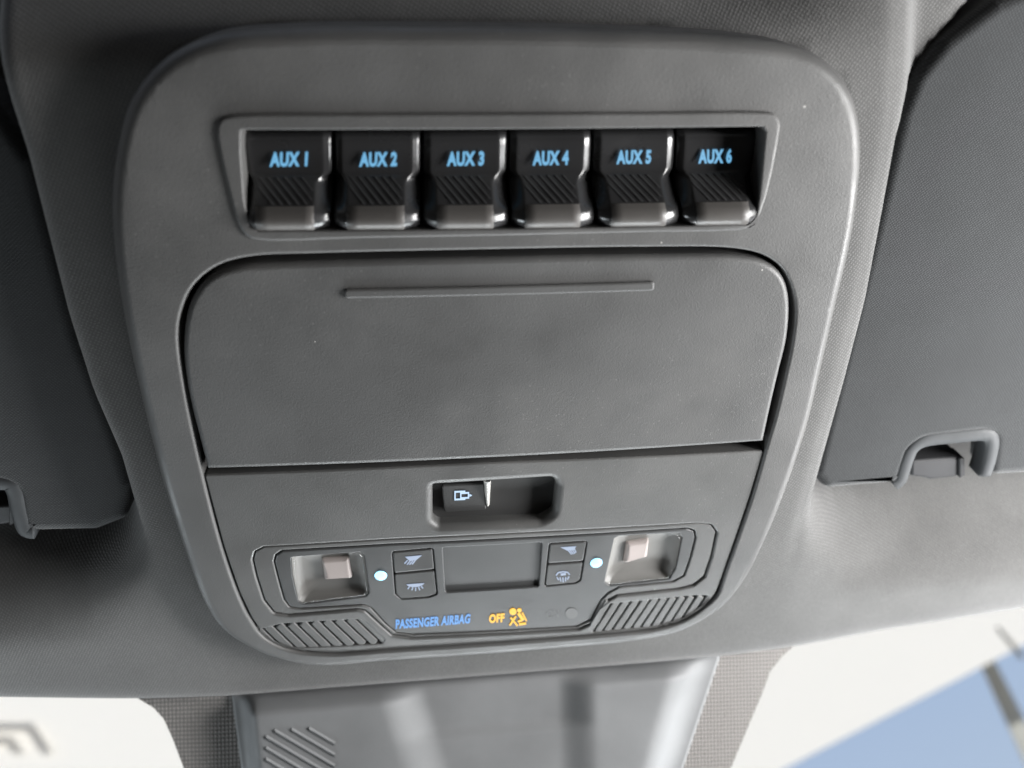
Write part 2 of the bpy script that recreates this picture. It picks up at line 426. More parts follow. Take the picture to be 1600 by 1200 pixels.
OPEN2 = [(366, 193), (1199, 188), (1203, 208), (1188, 300), (1180, 350), (1172, 356), (395, 367), (378, 354), (370, 310), (366, 240)]
inner = spline(L(INN_DOORTOP + INN_LOW, HB))
plate('bezel', spline(L(OUT, .007)), HB, .016, .0042, M_BEZEL, con,
      holes=[(inner, .0011, .012), (rounded(L(OPEN2, HB), .001, 3), 0, .004)], grid=.011, seg=6, fit=True)
# backing behind all openings
plate('backing', spline(L([(200, 240), (240, 110), (330, 70), (900, 60), (1230, 80), (1310, 140), (1325, 230), (1290, 460), (1200, 780), (1110, 930), (960, 985), (500, 1015), (420, 990), (340, 930), (215, 530)], -.008)),
      -.012, .002, 0, M_WELL, con, grid=.02)
# --- aux switch surround
OPEN = [(376, 203), (1193, 198), (1197, 206), (1188, 300), (1181, 345), (1173, 351), (402, 361), (389, 354), (381, 310), (376, 240)]
plate('switch_surround', spline(L(SUR, .0105)), .0108, .006, .0010, M_BEZEL, con,
      holes=[(rounded(L(OPEN, .0108), .0006, 3), .0005, .020)], grid=.011)

TOPB = [(372, 203), (521, 202), (659, 202), (794, 201), (925, 200), (1055, 199), (1190, 198)]
BOTB = [(384, 362), (521, 361), (659, 360), (795, 359), (927, 357), (1058, 355), (1182, 353)]
S_TAB = [0, .03, .06, .12, .2, .3, .40, .435, .46, .5, .56, .62, .68, .72, .755, .79, .83, .87, .91, .945, .97, .99, 1.0]
NT_T = [(0, -.001), (.03, .0014), (.06, .0024), (.12, .0028), (.40, .0016), (.435, .0016), (.46, .0022), (.72, .0096), (.755, .0105), (.83, .0112), (.91, .0102), (.945, .0086), (.97, .0064), (.99, .003), (1, .001)]
def rocker(i):
    hb = .0012
    TL, TR, BL, BR = (P(*TOPB[i], .002), P(*TOPB[i + 1], .002), P(*BOTB[i], .006), P(*BOTB[i + 1], .006))
    bm = bmesh.new(); prev = None; rows = []
    lipside = []
    for s in S_TAB:
        l, r = TL.lerp(BL, s), TR.lerp(BR, s)
        nt_ = interp(NT_T, s) + .0012
        low = smooth(.42, .5, s)
        roll = smooth(.66, .76, s)
        g = .012
        fl = .085 + .07 * low
        fr = .095 + .095 * low
        nb = nt_ - .0014 - .0040 * low * (1 - roll) - .0016 * roll
        prof = [(g, -.010), (g, nb - .001), (g + .003, nb), (g + (fl - g) * .45, nb + (nt_ - nb) * .50), (fl - .012, nt_ - .0004), (fl + .012, nt_), (fl + .05, nt_ - .0001),
                (.5, nt_ - .0002), (1 - fr - .05, nt_ - .0001), (1 - fr - .012, nt_), (1 - fr + .012, nt_ - .0004), (1 - g - (fr - g) * .45, nb + (nt_ - nb) * .50), (1 - g - .003, nb), (1 - g, nb - .001), (1 - g, -.010)]
        rows.append([bm.verts.new((*l.lerp(r, a), n)) for a, n in prof])
    for r0, r1 in zip(rows, rows[1:]):
        for j in range(len(r0) - 1): bm.faces.new((r1[j], r1[j + 1], r0[j + 1], r0[j]))
    bm.faces.new(rows[0][::-1] if True else rows[0])
    bm.faces.new(rows[-1])
    bmesh.ops.recalc_face_normals(bm, faces=bm.faces[:])
    crown(bm)
    o = mesh_obj('rocker_switch', bm, M_ROCKER, con, wn=False, angle=50)
    sm = o.modifiers.new('subsurf', 'SUBSURF'); sm.levels = 1; sm.render_levels = 2
    # grip insert: ribbed slope and satin roll, slightly proud
    def surf(a, s, up):
        q = TL.lerp(BL, s).lerp(TR.lerp(BR, s), a)
        return Vector((q.x, q.y, interp(NT_T, s) + .0010 + up))
    bm = bmesh.new(); rr = []
    for s in (.69, .72, .755, .79, .83, .87, .91, .945, .965):
        rr.append([bm.verts.new(surf(a, s, .0004 if 0.17 < a < .8 else -.0002)) for a in (.155, .175, .3, .5, .7, .79, .81)])
    for r0, r1 in zip(rr, rr[1:]):
        for j in range(len(r0) - 1): bm.faces.new((r1[j], r1[j + 1], r0[j + 1], r0[j]))
    crown(bm)
    mesh_obj('grip_roll', bm, M_ROLL, o, wn=False)
    for k in range(7):                         # slanting ribs
        s0 = .455; a0 = .19 + k * .092 - .1; bm = bmesh.new()
        pts = []
        for t in range(7):
            s = .46 + (.68 - .46) * t / 6; a = a0 + .26 * t / 6
            pts.append((a, s))
        seg = [(a, s) for a, s in pts if .165 < a < .80]
        if len(seg) < 3: bm.free(); continue
        vr = []
        for a, s in seg:
            vr.append([bm.verts.new(surf(a - .028, s, -.0001)), bm.verts.new(surf(a - .010, s, .0003)), bm.verts.new(surf(a + .010, s, .0003)), bm.verts.new(surf(a + .028, s, -.0001))])
        for r0, r1 in zip(vr, vr[1:]):
            for j in range(3): bm.faces.new((r1[j], r1[j + 1], r0[j + 1], r0[j]))
        crown(bm)
        mesh_obj('rib', bm, M_RIBS, o, wn=False)
    return o

def text_mesh(txt, bold=.0):
    cu = bpy.data.curves.new('lettering', 'FONT'); cu.body = txt; cu.fill_mode = 'FRONT'; cu.offset = bold; cu.space_character = 1.0 + bold * 1.6; cu.resolution_u = 3
    ob = bpy.data.objects.new('tmp', cu); COL.objects.link(ob)
    dg = bpy.context.evaluated_depsgraph_get()
    me = bpy.data.meshes.new_from_object(ob.evaluated_get(dg))
    bpy.data.objects.remove(ob); bpy.data.curves.remove(cu)
    return me
def lettering(txt, pl, pr, hpx, h, m, parent, bold=.0, name='lettering', hfun=None):
    me = text_mesh(txt, bold); me.name = name
    xs = [v.co.x for v in me.vertices]; ys = [v.co.y for v in me.vertices]
    x0, x1, y0, y1 = min(xs), max(xs), min(ys), max(ys)
    A, B_, C_ = P(*pl, h), P(*pr, h), P(pl[0] + hpx * .03, pl[1] - hpx, h)
    for v in me.vertices:
        q = A + (B_ - A) * ((v.co.x - x0) / (x1 - x0)) + (C_ - A) * ((v.co.y - y0) / (y1 - y0))
        v.co = (q.x, q.y, h + bend(q.x, q.y))
    me.materials.clear(); me.materials.append(m)
    o = bpy.data.objects.new(name, me); link(o, parent)
    return o
AUX = [(421, 480, 261, 238), (561, 620, 261, 238), (698, 756, 260, 237), (832, 888, 259, 236), (963, 1017, 257, 235), (1091, 1143, 256, 233)]
for i in range(6):
    r = rocker(i)
    a = AUX[i]
    lettering('AUX %d' % (i + 1), (a[0], a[2]), (a[1], a[2] - 1), a[2] - a[3], .0041, M_BLUE, r, bold=.05)

# --- storage door
DOOR = [(324, 733), (292, 600), (287, 530), (297, 474), (323, 436), (365, 417), (445, 410), (760, 402), (1000, 398), (1150, 399), (1196, 409), (1220, 427), (1231, 452), (1234, 485), (1230, 530),
        (1218, 580), (1205, 635), (1193, 690)]
dl = L(DOOR, .0098)
# open spline: phantom end points keep the sides straight down to the lower corners
dp = spline([2 * dl[0] - dl[1]] + dl + [2 * dl[-1] - dl[-2]])
i0 = min(range(len(dp)), key=lambda i: (dp[i] - dl[0]).length); i1_ = min(range(len(dp)), key=lambda i: (dp[i] - dl[-1]).length)
dp = dp[i0:i1_ + 1]
door = plate('storage_door', dp, .0103, .012, .0019, M_DOOR, con, grid=.011)
def bar(name, pl, pr, wpx, h, up, m, parent, bev=.0006):
    dx, dy = pr[0] - pl[0], pr[1] - pl[1]; ln = math.hypot(dx, dy); nx, ny = -dy / ln * wpx / 2, dx / ln * wpx / 2
    q = L([(pl[0] + nx, pl[1] + ny), (pr[0] + nx, pr[1] + ny), (pr[0] - nx, pr[1] - ny), (pl[0] - nx, pl[1] - ny)], h)
    return plate(name, rounded(q, .0012, 5), h + up, up + .001, bev, m, parent, grid=.02)
bar('finger_ridge', (538, 458), (1022, 446), 15, .0103, .0009, M_DOOR, door, .0008)

# --- lower panel with window switch slot, lamp cluster and grilles
low = [(319, 742), (760, 723), (1194, 704)] + [(x + dx, y + dy) for (x, y), (dx, dy) in zip(INN_LOW, [(-4, 0)] * 2 + [(-4, -2)] + [(-2, -3)] * 3 + [(0, -3)] * 6 + [(3, -2)] * 3)]
SLOT = [(676, 760), (864, 748), (871, 760), (866, 806), (846, 817), (686, 823), (676, 816)]
CLU = [(394, 876), (398, 862), (412, 855), (610, 843), (860, 831), (1086, 818), (1112, 820), (1121, 832), (1113, 870), (1102, 902), (1084, 916), (1060, 922),
       (965, 932), (950, 940), (933, 972), (905, 985), (760, 993), (640, 998), (612, 994), (596, 980), (570, 956), (558, 954), (450, 963), (428, 960), (412, 940), (400, 903)]
clu = rounded(L(CLU, .009), .0016, 4)
GRL = [(407, 984), (440, 975), (556, 968), (571, 972), (601, 1000), (595, 1006), (470, 1012), (440, 1010), (420, 1002)]
GRR = [(952, 944), (1085, 931), (1108, 931), (1098, 948), (1062, 968), (1025, 978), (927, 988), (922, 984), (940, 953)]
grl, grr = rounded(L(GRL, .009), .0012, 4), rounded(L(GRR, .009), .0012, 4)
slot_floor_h = .0035
slot = rounded(L(SLOT, .009), [.0012, .0025, .003, .006, .004, .002, .003], 5)
lowpts = L(low, .009)
panel = plate('lower_panel', rounded(lowpts, [.001, 0, .001] + [.004] * len(INN_LOW), 4), .0090, .012, .0007, M_PANEL, con,
      holes=[(slot, .0026, .010), (clu, .0009, .008), (grl, .0007, .006), (grr, .0007, .006)], grid=.011)

# window switch in its slot
plate('switch_slot', slot, slot_floor_h, .002, 0, M_BUTTON, con)
sw = plate('window_switch', rounded(L([(690, 758), (757, 754), (760, 796), (694, 800)], .0055), .0008, 4), .0058, .010, .0006, M_BUTTON, con)
def icon(polys, h, m, parent, name='icon', up=.00015, holes=None):
    bm = bmesh.new()
    for poly in polys:
        pts = L(poly, h)
        if area2(pts) < 0: pts = pts[::-1]
        base = [bm.verts.new((p.x, p.y, h + up)) for p in pts]
        bot = [bm.verts.new((p.x, p.y, h - .0003)) for p in pts]
        for i in range(len(pts)): bm.faces.new((bot[i - 1], bot[i], base[i], base[i - 1]))
        for t in tessellate_polygon([[v.co for v in base]]):
            if len(set(t)) == 3:
                f = bm.faces.new([base[i] for i in t]); f.normal_update()
                if f.normal.z < 0: f.normal_flip()
    crown(bm)
    return mesh_obj(name, bm, m, parent, wn=False, angle=30)
def stroke(p, q, w):
    dx, dy = q[0] - p[0], q[1] - p[1]; l = math.hypot(dx, dy); nx, ny = -dy / l * w / 2, dx / l * w / 2
    return [(p[0] + nx, p[1] + ny), (q[0] + nx, q[1] + ny), (q[0] - nx, q[1] - ny), (p[0] - nx, p[1] - ny)]
def box_strokes(x0, y0, x1, y1, w, sk=0):
    c = [(x0, y0), (x1, y0 - sk), (x1, y1 - sk), (x0, y1)]
    return [stroke(c[0], c[1], w), stroke((x1, y0 - sk - w/2), (x1, y1 - sk + w/2), w), stroke(c[2], c[3], w), stroke((x0, y1 + w/2), (x0, y0 - w/2), w)]
ic = [stroke((711, 768.5), (727, 767.8), 2.0), stroke((711, 780.5), (727, 779.8), 2.0), stroke((711, 767.5), (711, 781.5), 2.0), stroke((720, 768.5), (720, 780.5), 2.0)]
ic += [stroke((720, 770.6), (732, 770), 2.0), stroke((720, 778.3), (732, 777.7), 2.0), stroke((732, 769), (732, 778.7), 2.0), [(733.5, 772), (737.5, 774), (733.5, 776)]]
icon(ic, .0059, M_ICON, sw)
# raised pale grip ridge on the right edge of the switch
bm = bmesh.new(); rr = []
for t in range(9):
    k = t / 8; y = 753 + 38 * k
    wl, wr = 755.5 + 2.5 * k + random.uniform(-.7, .7), 767.5 - 2.0 * k
    hh = .0078 - .0018 * k
    a, b, c, d = P(wl, y, .0058), P(wl + 2.5, y, hh), P(wr - 2.5, y, hh), P(wr, y, .004)
    rr.append([bm.verts.new((a.x, a.y, .004)), bm.verts.new((b.x, b.y, hh)), bm.verts.new((c.x, c.y, hh)), bm.verts.new((d.x, d.y, .003))])
for r0, r1 in zip(rr, rr[1:]):
    for j in range(3): bm.faces.new((r1[j], r1[j + 1], r0[j + 1], r0[j]))
bm.faces.new(rr[0][::-1]); bm.faces.new(rr[-1])
crown(bm); mesh_obj('grip_ridge', bm, M_SILVER, sw, wn=False)

# --- lamp cluster
INNER = [(427, 878), (430, 867), (440, 860), (610, 850), (860, 838), (1074, 825), (1086, 829), (1088, 840), (1080, 872), (1070, 900), (1052, 910), (968, 918), (950, 928),
         (940, 938), (926, 968), (900, 980), (760, 988), (645, 993), (618, 989), (602, 976), (578, 950), (566, 946), (470, 952), (452, 950), (443, 938), (434, 906)]
clus = plate('lamp_cluster', inset(clu if area2(clu) > 0 else clu[::-1], .0004), .0084, .008, .0006, M_PANEL, con,
             holes=[(rounded(L(INNER, .0084), .0016, 4), .0006, .006)], grid=.011)
LENS_L = [(455, 871), (562, 863), (569, 869), (577, 926), (572, 932), (474, 944), (466, 940), (457, 900)]
LENS_R = [(960, 842), (967, 838), (1060, 833), (1066, 839), (1056, 888), (1046, 905), (952, 915), (945, 910)]
BTN_L = [(612, 862), (677, 856), (684, 929), (670, 934), (626, 937), (617, 929)]
BTN_R = [(858, 849), (912, 845), (918, 846), (908, 907), (900, 912), (850, 917)]
DISP = [(692, 856), (847, 848), (842, 917), (696, 926)]
lens_l, lens_r = rounded(L(LENS_L, .008), .0012, 4), rounded(L(LENS_R, .008), .0012, 4)
btn_l, btn_r = rounded(L(BTN_L, .008), .0014, 4), rounded(L(BTN_R, .008), .0014, 4)
disp = rounded(L(DISP, .008), .0008, 3)
ctrl = plate('control_plate', inset(rounded(L(INNER, .008), .0016, 4)[::-1] if area2(L(INNER)) < 0 else rounded(L(INNER, .008), .0016, 4), .0005), .0080, .008, .0006, M_DARK, con,
             holes=[(lens_l, .0005, .014), (lens_r, .0005, .014), (btn_l, .0004, .006), (btn_r, .0004, .006), (disp, .0005, .004)], grid=.011)
plate('centre_display', disp, .0068, .002, 0, M_DARK, con, grid=.02)
def half_buttons(poly, ysplit, tag):
    # two push buttons, one above the other
    xs = [p[0] for p in poly]; x0, x1 = min(xs), max(xs)
    def clip(keep):
        out = []; n = len(poly)
        f = lambda p: (p[1] - (ysplit[0] + (ysplit[1] - ysplit[0]) * (p[0] - x0) / (x1 - x0))) * keep
        for i in range(n):
            a, b = poly[i - 1], poly[i]; fa, fb = f(a), f(b)
            if (fa < 0) != (fb < 0):
                t = fa / (fa - fb); out.append((a[0] + (b[0] - a[0]) * t, a[1] + (b[1] - a[1]) * t))
            if fb >= 0: out.append(b)
        return out
    res = []
    for keep in (-1, 1):
        q = L(clip(keep), .0078)
        if area2(q) < 0: q = q[::-1]
        res.append(plate('push_button', inset(rounded(q, .0012, 4), .00032), .0079 if keep < 0 else .0077, .005, .0006, M_BUTTON, con))
    return res
bl = half_buttons(BTN_L, (897, 890), 'l')
br = half_buttons(BTN_R, (882, 877), 'r')
def rays(c, n, w): return [stroke(a, b, w) for a, b in c]
i1 = [[(633, 870), (659, 867.5), (650, 875), (640, 876)], stroke((637, 875), (632, 880.5), 1.7), stroke((641, 876), (636, 882), 1.7), stroke((645, 876), (640, 882), 1.7), stroke((649, 875), (644, 881.5), 1.7)]
i2 = [[(635, 913), (663, 911), (660, 914), (654, 916.5), (644, 917), (638, 915.5)], stroke((640, 916.5), (637, 920), 1.7), stroke((645, 917.5), (643.5, 922), 1.7), stroke((649.5, 918), (649.5, 923), 1.7), stroke((654, 917.5), (656, 922), 1.7), stroke((658, 916), (661, 919), 1.7)]
i3 = [[(876, 855), (900, 853.5), (897, 859), (886, 860)], stroke((888, 860), (893, 866), 1.7), stroke((891, 859.5), (896, 865.5), 1.7), stroke((894.5, 859), (898.5, 864.5), 1.7), stroke((897.5, 857.5), (900, 863), 1.7)]
i4 = [stroke((869, 899), (872, 894.5), 1.8), stroke((872, 894.5), (880, 893), 1.8), stroke((880, 893), (887, 894), 1.8), stroke((887, 894), (890, 898), 1.8), stroke((876, 897.5), (884, 896.5), 3.4),
      stroke((870, 901.5), (873, 906), 1.8), stroke((875, 902), (876.5, 908.5), 1.8), stroke((879.5, 902), (880, 909.5), 1.8), stroke((884, 901.5), (883.5, 908), 1.8), stroke((889, 900.5), (886.5, 905.5), 1.8)]
for b, i_, h in ((bl[0], i1, .0079), (bl[1], i2, .0077), (br[0], i3, .0079), (br[1], i4, .0077)): icon(i_, h, M_WHITE, b)

def centroid(p): return sum(p, Vector((0, 0))) / len(p)
def lamp(poly_px, loop, chip_px, floor_scale, chip_h):
    lp = clean(loop)
    if area2(lp) < 0: lp = lp[::-1]
    rim = inset(lp, .0001); c = centroid(lp)
    bm = bmesh.new(); rings = []
    for k, (sc, h) in enumerate(((1, .0074), (.975, .0068), (.93, .0058), (.86, .0050), (.74, .0044), (.4, .0042))):
        rings.append([bm.verts.new((c.x + (p.x - c.x) * sc, c.y + (p.y - c.y) * sc, h)) for p in rim])
    for r0, r1 in zip(rings, rings[1:]):
        for i in range(len(rim)): bm.faces.new((r0[i - 1], r0[i], r1[i], r1[i - 1]))
    bm.faces.new(rings[-1])
    bmesh.ops.recalc_face_normals(bm, faces=bm.faces[:])
    crown(bm)
    for f in bm.faces:
        pass
    refl = mesh_obj('reading_lamp', bm, M_REFL, con, wn=False)
    q = L(chip_px, chip_h)
    if area2(q) < 0: q = q[::-1]
    plate('lamp_element', rounded(q, .0008, 4), chip_h, .004, .0016, M_CHIP, refl)
    plate('clear_lens', inset(lp, .0004), .0085, .0012, .0011, M_LENS, refl)
lamp(LENS_L, lens_l, [(502, 876), (545, 873), (551, 905), (507, 908)], .7, .0062)
lamp(LENS_R, lens_r, [(980, 850), (1015, 845), (1012, 872), (975, 882)], .7, .0062)

def led(px, py, r):
    c = P(px, py, .0082); e_ = (P(px + r, py, .0082) - c).length
    bm = bmesh.new(); top = bm.verts.new((c.x, c.y, .0090)); prev = None
    for k in range(1, 5):
        a = k / 4 * math.pi / 2
        ring = [bm.verts.new((c.x + e_ * math.sin(a) * math.cos(t * math.tau / 20), c.y + e_ * math.sin(a) * math.sin(t * math.tau / 20), .0079 + .0011 * math.cos(a))) for t in range(20)]
        for t in range(20):
            if prev is None: bm.faces.new((top, ring[t - 1], ring[t]))
            else: bm.faces.new((prev[t - 1], ring[t - 1], ring[t], prev[t]))
        prev = ring
    crown(bm); mesh_obj('indicator_led', bm, M_LED, con, wn=False)
led(595, 900, 10.0); led(932, 880, 9.5)
lettering('PASSENGER AIRBAG', (618, 983), (734, 974), 15, .0082, M_ABLUE, ctrl, bold=.042)
lettering('OFF', (764, 974), (788, 972), 14, .0082, M_AMBER, ctrl, bold=.05)
lettering('ON', (854, 967), (873, 965), 13, .0081, M_DIM, ctrl, bold=.01)
# airbag symbol: bag, seated figure with belt, slash
ring = lambda x, y, r, ry: [(x + r * math.cos(t * math.tau / 14), y + ry * math.sin(t * math.tau / 14)) for t in range(14)]
ab = [ring(801.5, 955.5, 5.6, 5.2), ring(811.5, 953.5, 3.4, 3.1), stroke((810, 958), (817.5, 968.5), 4.6), stroke((817, 968), (809.5, 971.5), 3.0), stroke((816, 957), (822.5, 970), 2.2),
      stroke((796.5, 977), (806, 963), 2.4), stroke((798, 965), (808.5, 977.5), 2.4), stroke((811, 975.5), (822, 974), 3.0)]
icon(ab, .0081, M_AMBER, ctrl, 'airbag_symbol')
circ = [(893 + 9.5 * math.cos(t * math.tau / 20), 958 + 8.5 * math.sin(t * math.tau / 20)) for t in range(20)]
icon([circ], .0080, M_DIM, ctrl, 'airbag_symbol')

# --- speaker grilles at both sides of the airbag display
def grille(loop, slots, w):
    g = plate('speaker_grille', loop, .0068, .002, 0, M_BUTTON, con)
    for (a, b), (c, d) in zip(slots, slots[1:]):
        t0 = ((a[0] + c[0]) / 2, (a[1] + c[1]) / 2); t1 = ((b[0] + d[0]) / 2, (b[1] + d[1]) / 2)
        dx, dy = t1[0] - t0[0], t1[1] - t0[1]
        t0 = (t0[0] - dx * .12, t0[1] - dy * .12); t1 = (t1[0] + dx * .12, t1[1] + dy * .12)
        ln = math.hypot(dx, dy); q = L(stroke(t0, t1, w), .0088)
        if area2(q) < 0: q = q[::-1]
        plate('rib', rounded(q, .0004, 2), .0088, .004, .0006, M_PANEL, g, seg=3)
tl = [(393 + 18.3 * k, 985 - 1.75 * k) for k in range(11)]
slots_l = [((x, y), (x + 34, y + 33 - (k > 6) * 1)) for k, (x, y) in enumerate(tl)]
grille(grl, [(a, b) for a, b in slots_l], 11.8)
rt = [(300, 785), (380, 780), (460, 775), (545, 770), (625, 765), (700, 760), (775, 755), (855, 750), (930, 745), (1010, 740), (1095, 738), (1175, 735)]
rb = [(160, 1005), (235, 1000), (315, 990), (400, 984), (480, 975), (560, 970), (640, 965), (725, 955), (805, 945), (890, 930), (975, 915), (1060, 900)]
rz = lambda p: (900 + p[0] / 5.454, 800 + p[1] / 5.454)
rs = [((220, 790), (80, 1010))] + list(zip(rt, rb))
grille(grr, [(rz(a), rz(b)) for a, b in rs], 10.2)

# ------------------------------------------------------------------ sun visors and their clips
def visor(name, label, pts, clip_pts, h, tube):
    v = thing(name, label, 'sun visor', 'sun visors')
    q = [Q(x, y, h) for x, y in pts]
    q = rounded(q, .006, 6)
    plate('visor_body', q, h, .014, .0045, M_VISOR, v, do_crown=False, grid=.03)
    # moulded rim that lines the clip notch
    path = [Vector((*Q(x, y, h), h - .001)) for x, y in tube]
    bm = bmesh.new(); fine = []
    for i in range(len(path) - 1):
        p0, p1, p2, p3 = path[max(0, i - 1)], path[i], path[i + 1], path[min(len(path) - 1, i + 2)]
        for j in range(6):
            t = j / 6
            fine.append(.5 * ((2 * p1) + (p2 - p0) * t + (2 * p0 - 5 * p1 + 4 * p2 - p3) * t * t + (3 * p1 - p0 - 3 * p2 + p3) * t ** 3))
    fine.append(path[-1]); rings = []
    for i, p in enumerate(fine):
        d = (fine[min(i + 1, len(fine) - 1)] - fine[max(i - 1, 0)]).normalized(); s = Vector((-d.y, d.x, 0))
        rings.append([bm.verts.new(p + s * (.0030 * math.cos(a)) + Vector((0, 0, .0014 * math.sin(a) - (.006 if math.sin(a) < -.3 else 0)))) for a in [k * math.tau / 12 for k in range(12)]])
    for r0, r1 in zip(rings, rings[1:]):
        for k in range(12): bm.faces.new((r0[k - 1], r0[k], r1[k], r1[k - 1]))
    bm.faces.new(rings[0]); bm.faces.new(rings[-1][::-1])
    bmesh.ops.recalc_face_normals(bm, faces=bm.faces[:])
    mesh_obj('notch_rim', bm, M_RIM, v, wn=False)
    return v
HV = -.012
visor('sun_visor', 'dark grey cloth sun visor right of the console, clip notch in full view',
      [(1408, 178), (1432, 118), (1478, 62), (1560, 0), (1700, -60), (2100, -120), (2100, 715), (1640, 742), (1546, 747), (1553, 684), (1535, 679), (1446, 690), (1426, 703), (1408, 757), (1395, 759), (1292, 768), (1272, 742)],
      None, HV, [(1398, 760), (1409, 750), (1418, 722), (1428, 702), (1450, 690), (1500, 684), (1540, 681), (1552, 690), (1548, 720), (1540, 744)])
visor('sun_visor', 'nearly black cloth sun visor left of the console, clip notch cut by picture edge',
      [(205, 760), (185, 690), (120, 520), (50, 250), (-40, 120), (-200, 40), (-500, 0), (-500, 838), (-120, 838), (-118, 780), (-100, 760), (0, 757), (22, 766), (32, 832), (60, 835), (150, 833), (196, 815)],
      None, HV, [(-118, 836), (-118, 780), (-95, 760), (0, 757), (20, 768), (28, 800), (38, 830), (52, 834)])
def clip_part(label, x0, y0, x1, y1, h):
    c = thing('visor_clip', label, 'clip', 'visor retaining clips')
    q = [Q(x, y, h) for x, y in ((x0, y0 + 4), (x1 - 2, y0 - 2), (x1, y1 - 6), (x1 - 16, y1 - 2), (x0 + 30, y1 + 2), (x0 + 16, y1 - 2), (x0, y1 - 3))]
    plate('clip_body', rounded(q, .0015, 5), h, .016, .0012, M_CLIP, c, do_crown=False)
    q = [Q(x, y, h) for x, y in ((x1 - 8, y0 - 2), (x1, y0 - 2), (x1 + 1, y1 - 8), (x1 - 8, y1 - 3))]
    plate('hook', rounded(q, .0005, 4), h + .0012, .008, .0005, M_CLIP, c, do_crown=False)
    a, b = Q(x0 - 16, (y0 + y1) / 2, h), Q(x0 + 6, (y0 + y1) / 2 - 1, h)
    bm = bmesh.new(); bmesh.ops.create_cone(bm, segments=12, radius1=.0014, radius2=.0014, depth=(b - a).length + .01, cap_ends=True,
        matrix=Matrix.Translation((*((a + b) / 2), h - .003)) @ Matrix.Rotation(math.pi / 2, 4, 'Y'))
    mesh_obj('rod', bm, M_CLIP, c, angle=40)
clip_part('small glossy grey clip inside the notch of the right visor', 1424, 716, 1505, 748, HV - .006)
clip_part('small dark clip at the left picture edge inside left visor notch', -70, 790, 24, 822, HV - .006)

# ------------------------------------------------------------------ windscreen, sensor housing
GK, GN = .55, -.016
def G(px, py, off=0.0):
    d = raydir(px, py)
    # plane n = GN + off + GK*(front - v)
    t = (GN + off + GK * (front - CAM.y) - CAM.z) / (d.z + GK * d.y)
    return CAM + d * t
ws = thing('windscreen', 'clear windscreen below the headliner with dotted bands beside the sensor housing', 'windscreen')
def sheet(name, pts, m, parent, off, thick=.0, px=True):
    bm = bmesh.new()
    vs_ = [bm.verts.new(G(x, y, off)) for x, y in pts]
    vb = [bm.verts.new(G(x, y, off) - Vector((0, GK, 1)).normalized() * thick) for x, y in pts]
    bm.faces.new(vs_); bm.faces.new(vb[::-1])
    for i in range(len(vs_)): bm.faces.new((vs_[i - 1], vb[i - 1], vb[i], vs_[i]))
    bmesh.ops.recalc_face_normals(bm, faces=bm.faces[:])
    return mesh_obj(name, bm, m, parent, wn=False, angle=30)
sheet('glass_pane', [(-900, 1040), (2500, 860), (2300, 1560), (-700, 1560)], M_GLASS, ws, -.002, .004)
# dotted ceramic bands
mf, ns, ls, b = mat('dotted_band')
b.inputs['Roughness'].default_value = .6
co = N(ns, 'ShaderNodeTexCoord'); mp = N(ns, 'ShaderNodeMapping'); mp.inputs['Scale'].default_value = (640, 640, 0); mp.inputs['Rotation'].default_value = (0, 0, .03)
ls.new(co.outputs['Object'], mp.inputs[0])
vo = N(ns, 'ShaderNodeTexVoronoi'); vo.inputs['Scale'].default_value = 1; vo.inputs['Randomness'].default_value = .0; ls.new(mp.outputs[0], vo.inputs['Vector'])
rp = N(ns, 'ShaderNodeMapRange'); rp.inputs[1].default_value = .25; rp.inputs[2].default_value = .45; rp.inputs[3].default_value = 0; rp.inputs[4].default_value = 1
ls.new(vo.outputs['Distance'], rp.inputs[0])
mx = N(ns, 'ShaderNodeMix', data_type='RGBA'); ls.new(rp.outputs[0], mx.inputs[0]); mx.inputs[6].default_value = (.36, .34, .32, 1); mx.inputs[7].default_value = (.20, .19, .185, 1)
ls.new(mx.outputs[2], b.inputs['Base Color'])
bp = N(ns, 'ShaderNodeBump'); bp.inputs['Distance'].default_value = .0005; bp.invert = True; ls.new(rp.outputs[0], bp.inputs['Height']); ls.new(bp.outputs[0], b.inputs['Normal'])
sheet('dotted_band', [(205, 1085), (400, 1075), (420, 1330), (330, 1330), (287, 1200), (270, 1155), (256, 1124), (240, 1106)], mf, ws, .0006, .0015)
sheet('dotted_band', [(1090, 1020), (1245, 1005), (1222, 1026), (1204, 1048), (1190, 1086), (1142, 1200), (1095, 1330), (1010, 1330)], mf, ws, .0006, .0015)

sh = thing('sensor_housing', 'grey plastic sensor housing with ribbed patch at top centre of the windscreen', 'sensor housing')
def housing_h(x, y):
    top = 1082 + (1020 - 1082) * (x - 362) / (1126 - 362)
    k = y - top
    flange = .004 * smooth(0, 7, k)
    body = smooth(0, 24, k)
    lft = smooth(372, 402, x - .10 * k) * (1 - smooth(588, 662, x - .30 * k))
    rgt = smooth(868, 925, x - .02 * k) * (1 - smooth(1066, 1126, x + .34 * k))
    mid = smooth(588, 662, x - .30 * k) * (1 - smooth(868, 925, x - .02 * k))
    shelf = .5 + .28 * smooth(72, 92, k)
    return flange + body * (.0075 * lft + .0065 * rgt + .0065 * mid * (shelf - .28))
bm = bmesh.new(); grid = []
NX, NY = 150, 60
for j in range(NY + 1):
    row = []
    for i in range(NX + 1):
        s, t = i / NX, j / NY
        k = 260 * t
        xl, xr = 362 + .13 * k, 1126 - .34 * k
        x = xl + (xr - xl) * s; y = 1082 + (1020 - 1082) * (x - 362) / 764 + k
        p = G(x, y, .002); nrm = Vector((0, GK, 1)).normalized()
        e_ = min(smooth(0, .06, s), smooth(0, .12, 1 - s))
        row.append(bm.verts.new(p + nrm * (housing_h(x, y) * (.15 + .85 * e_))))
    grid.append(row)
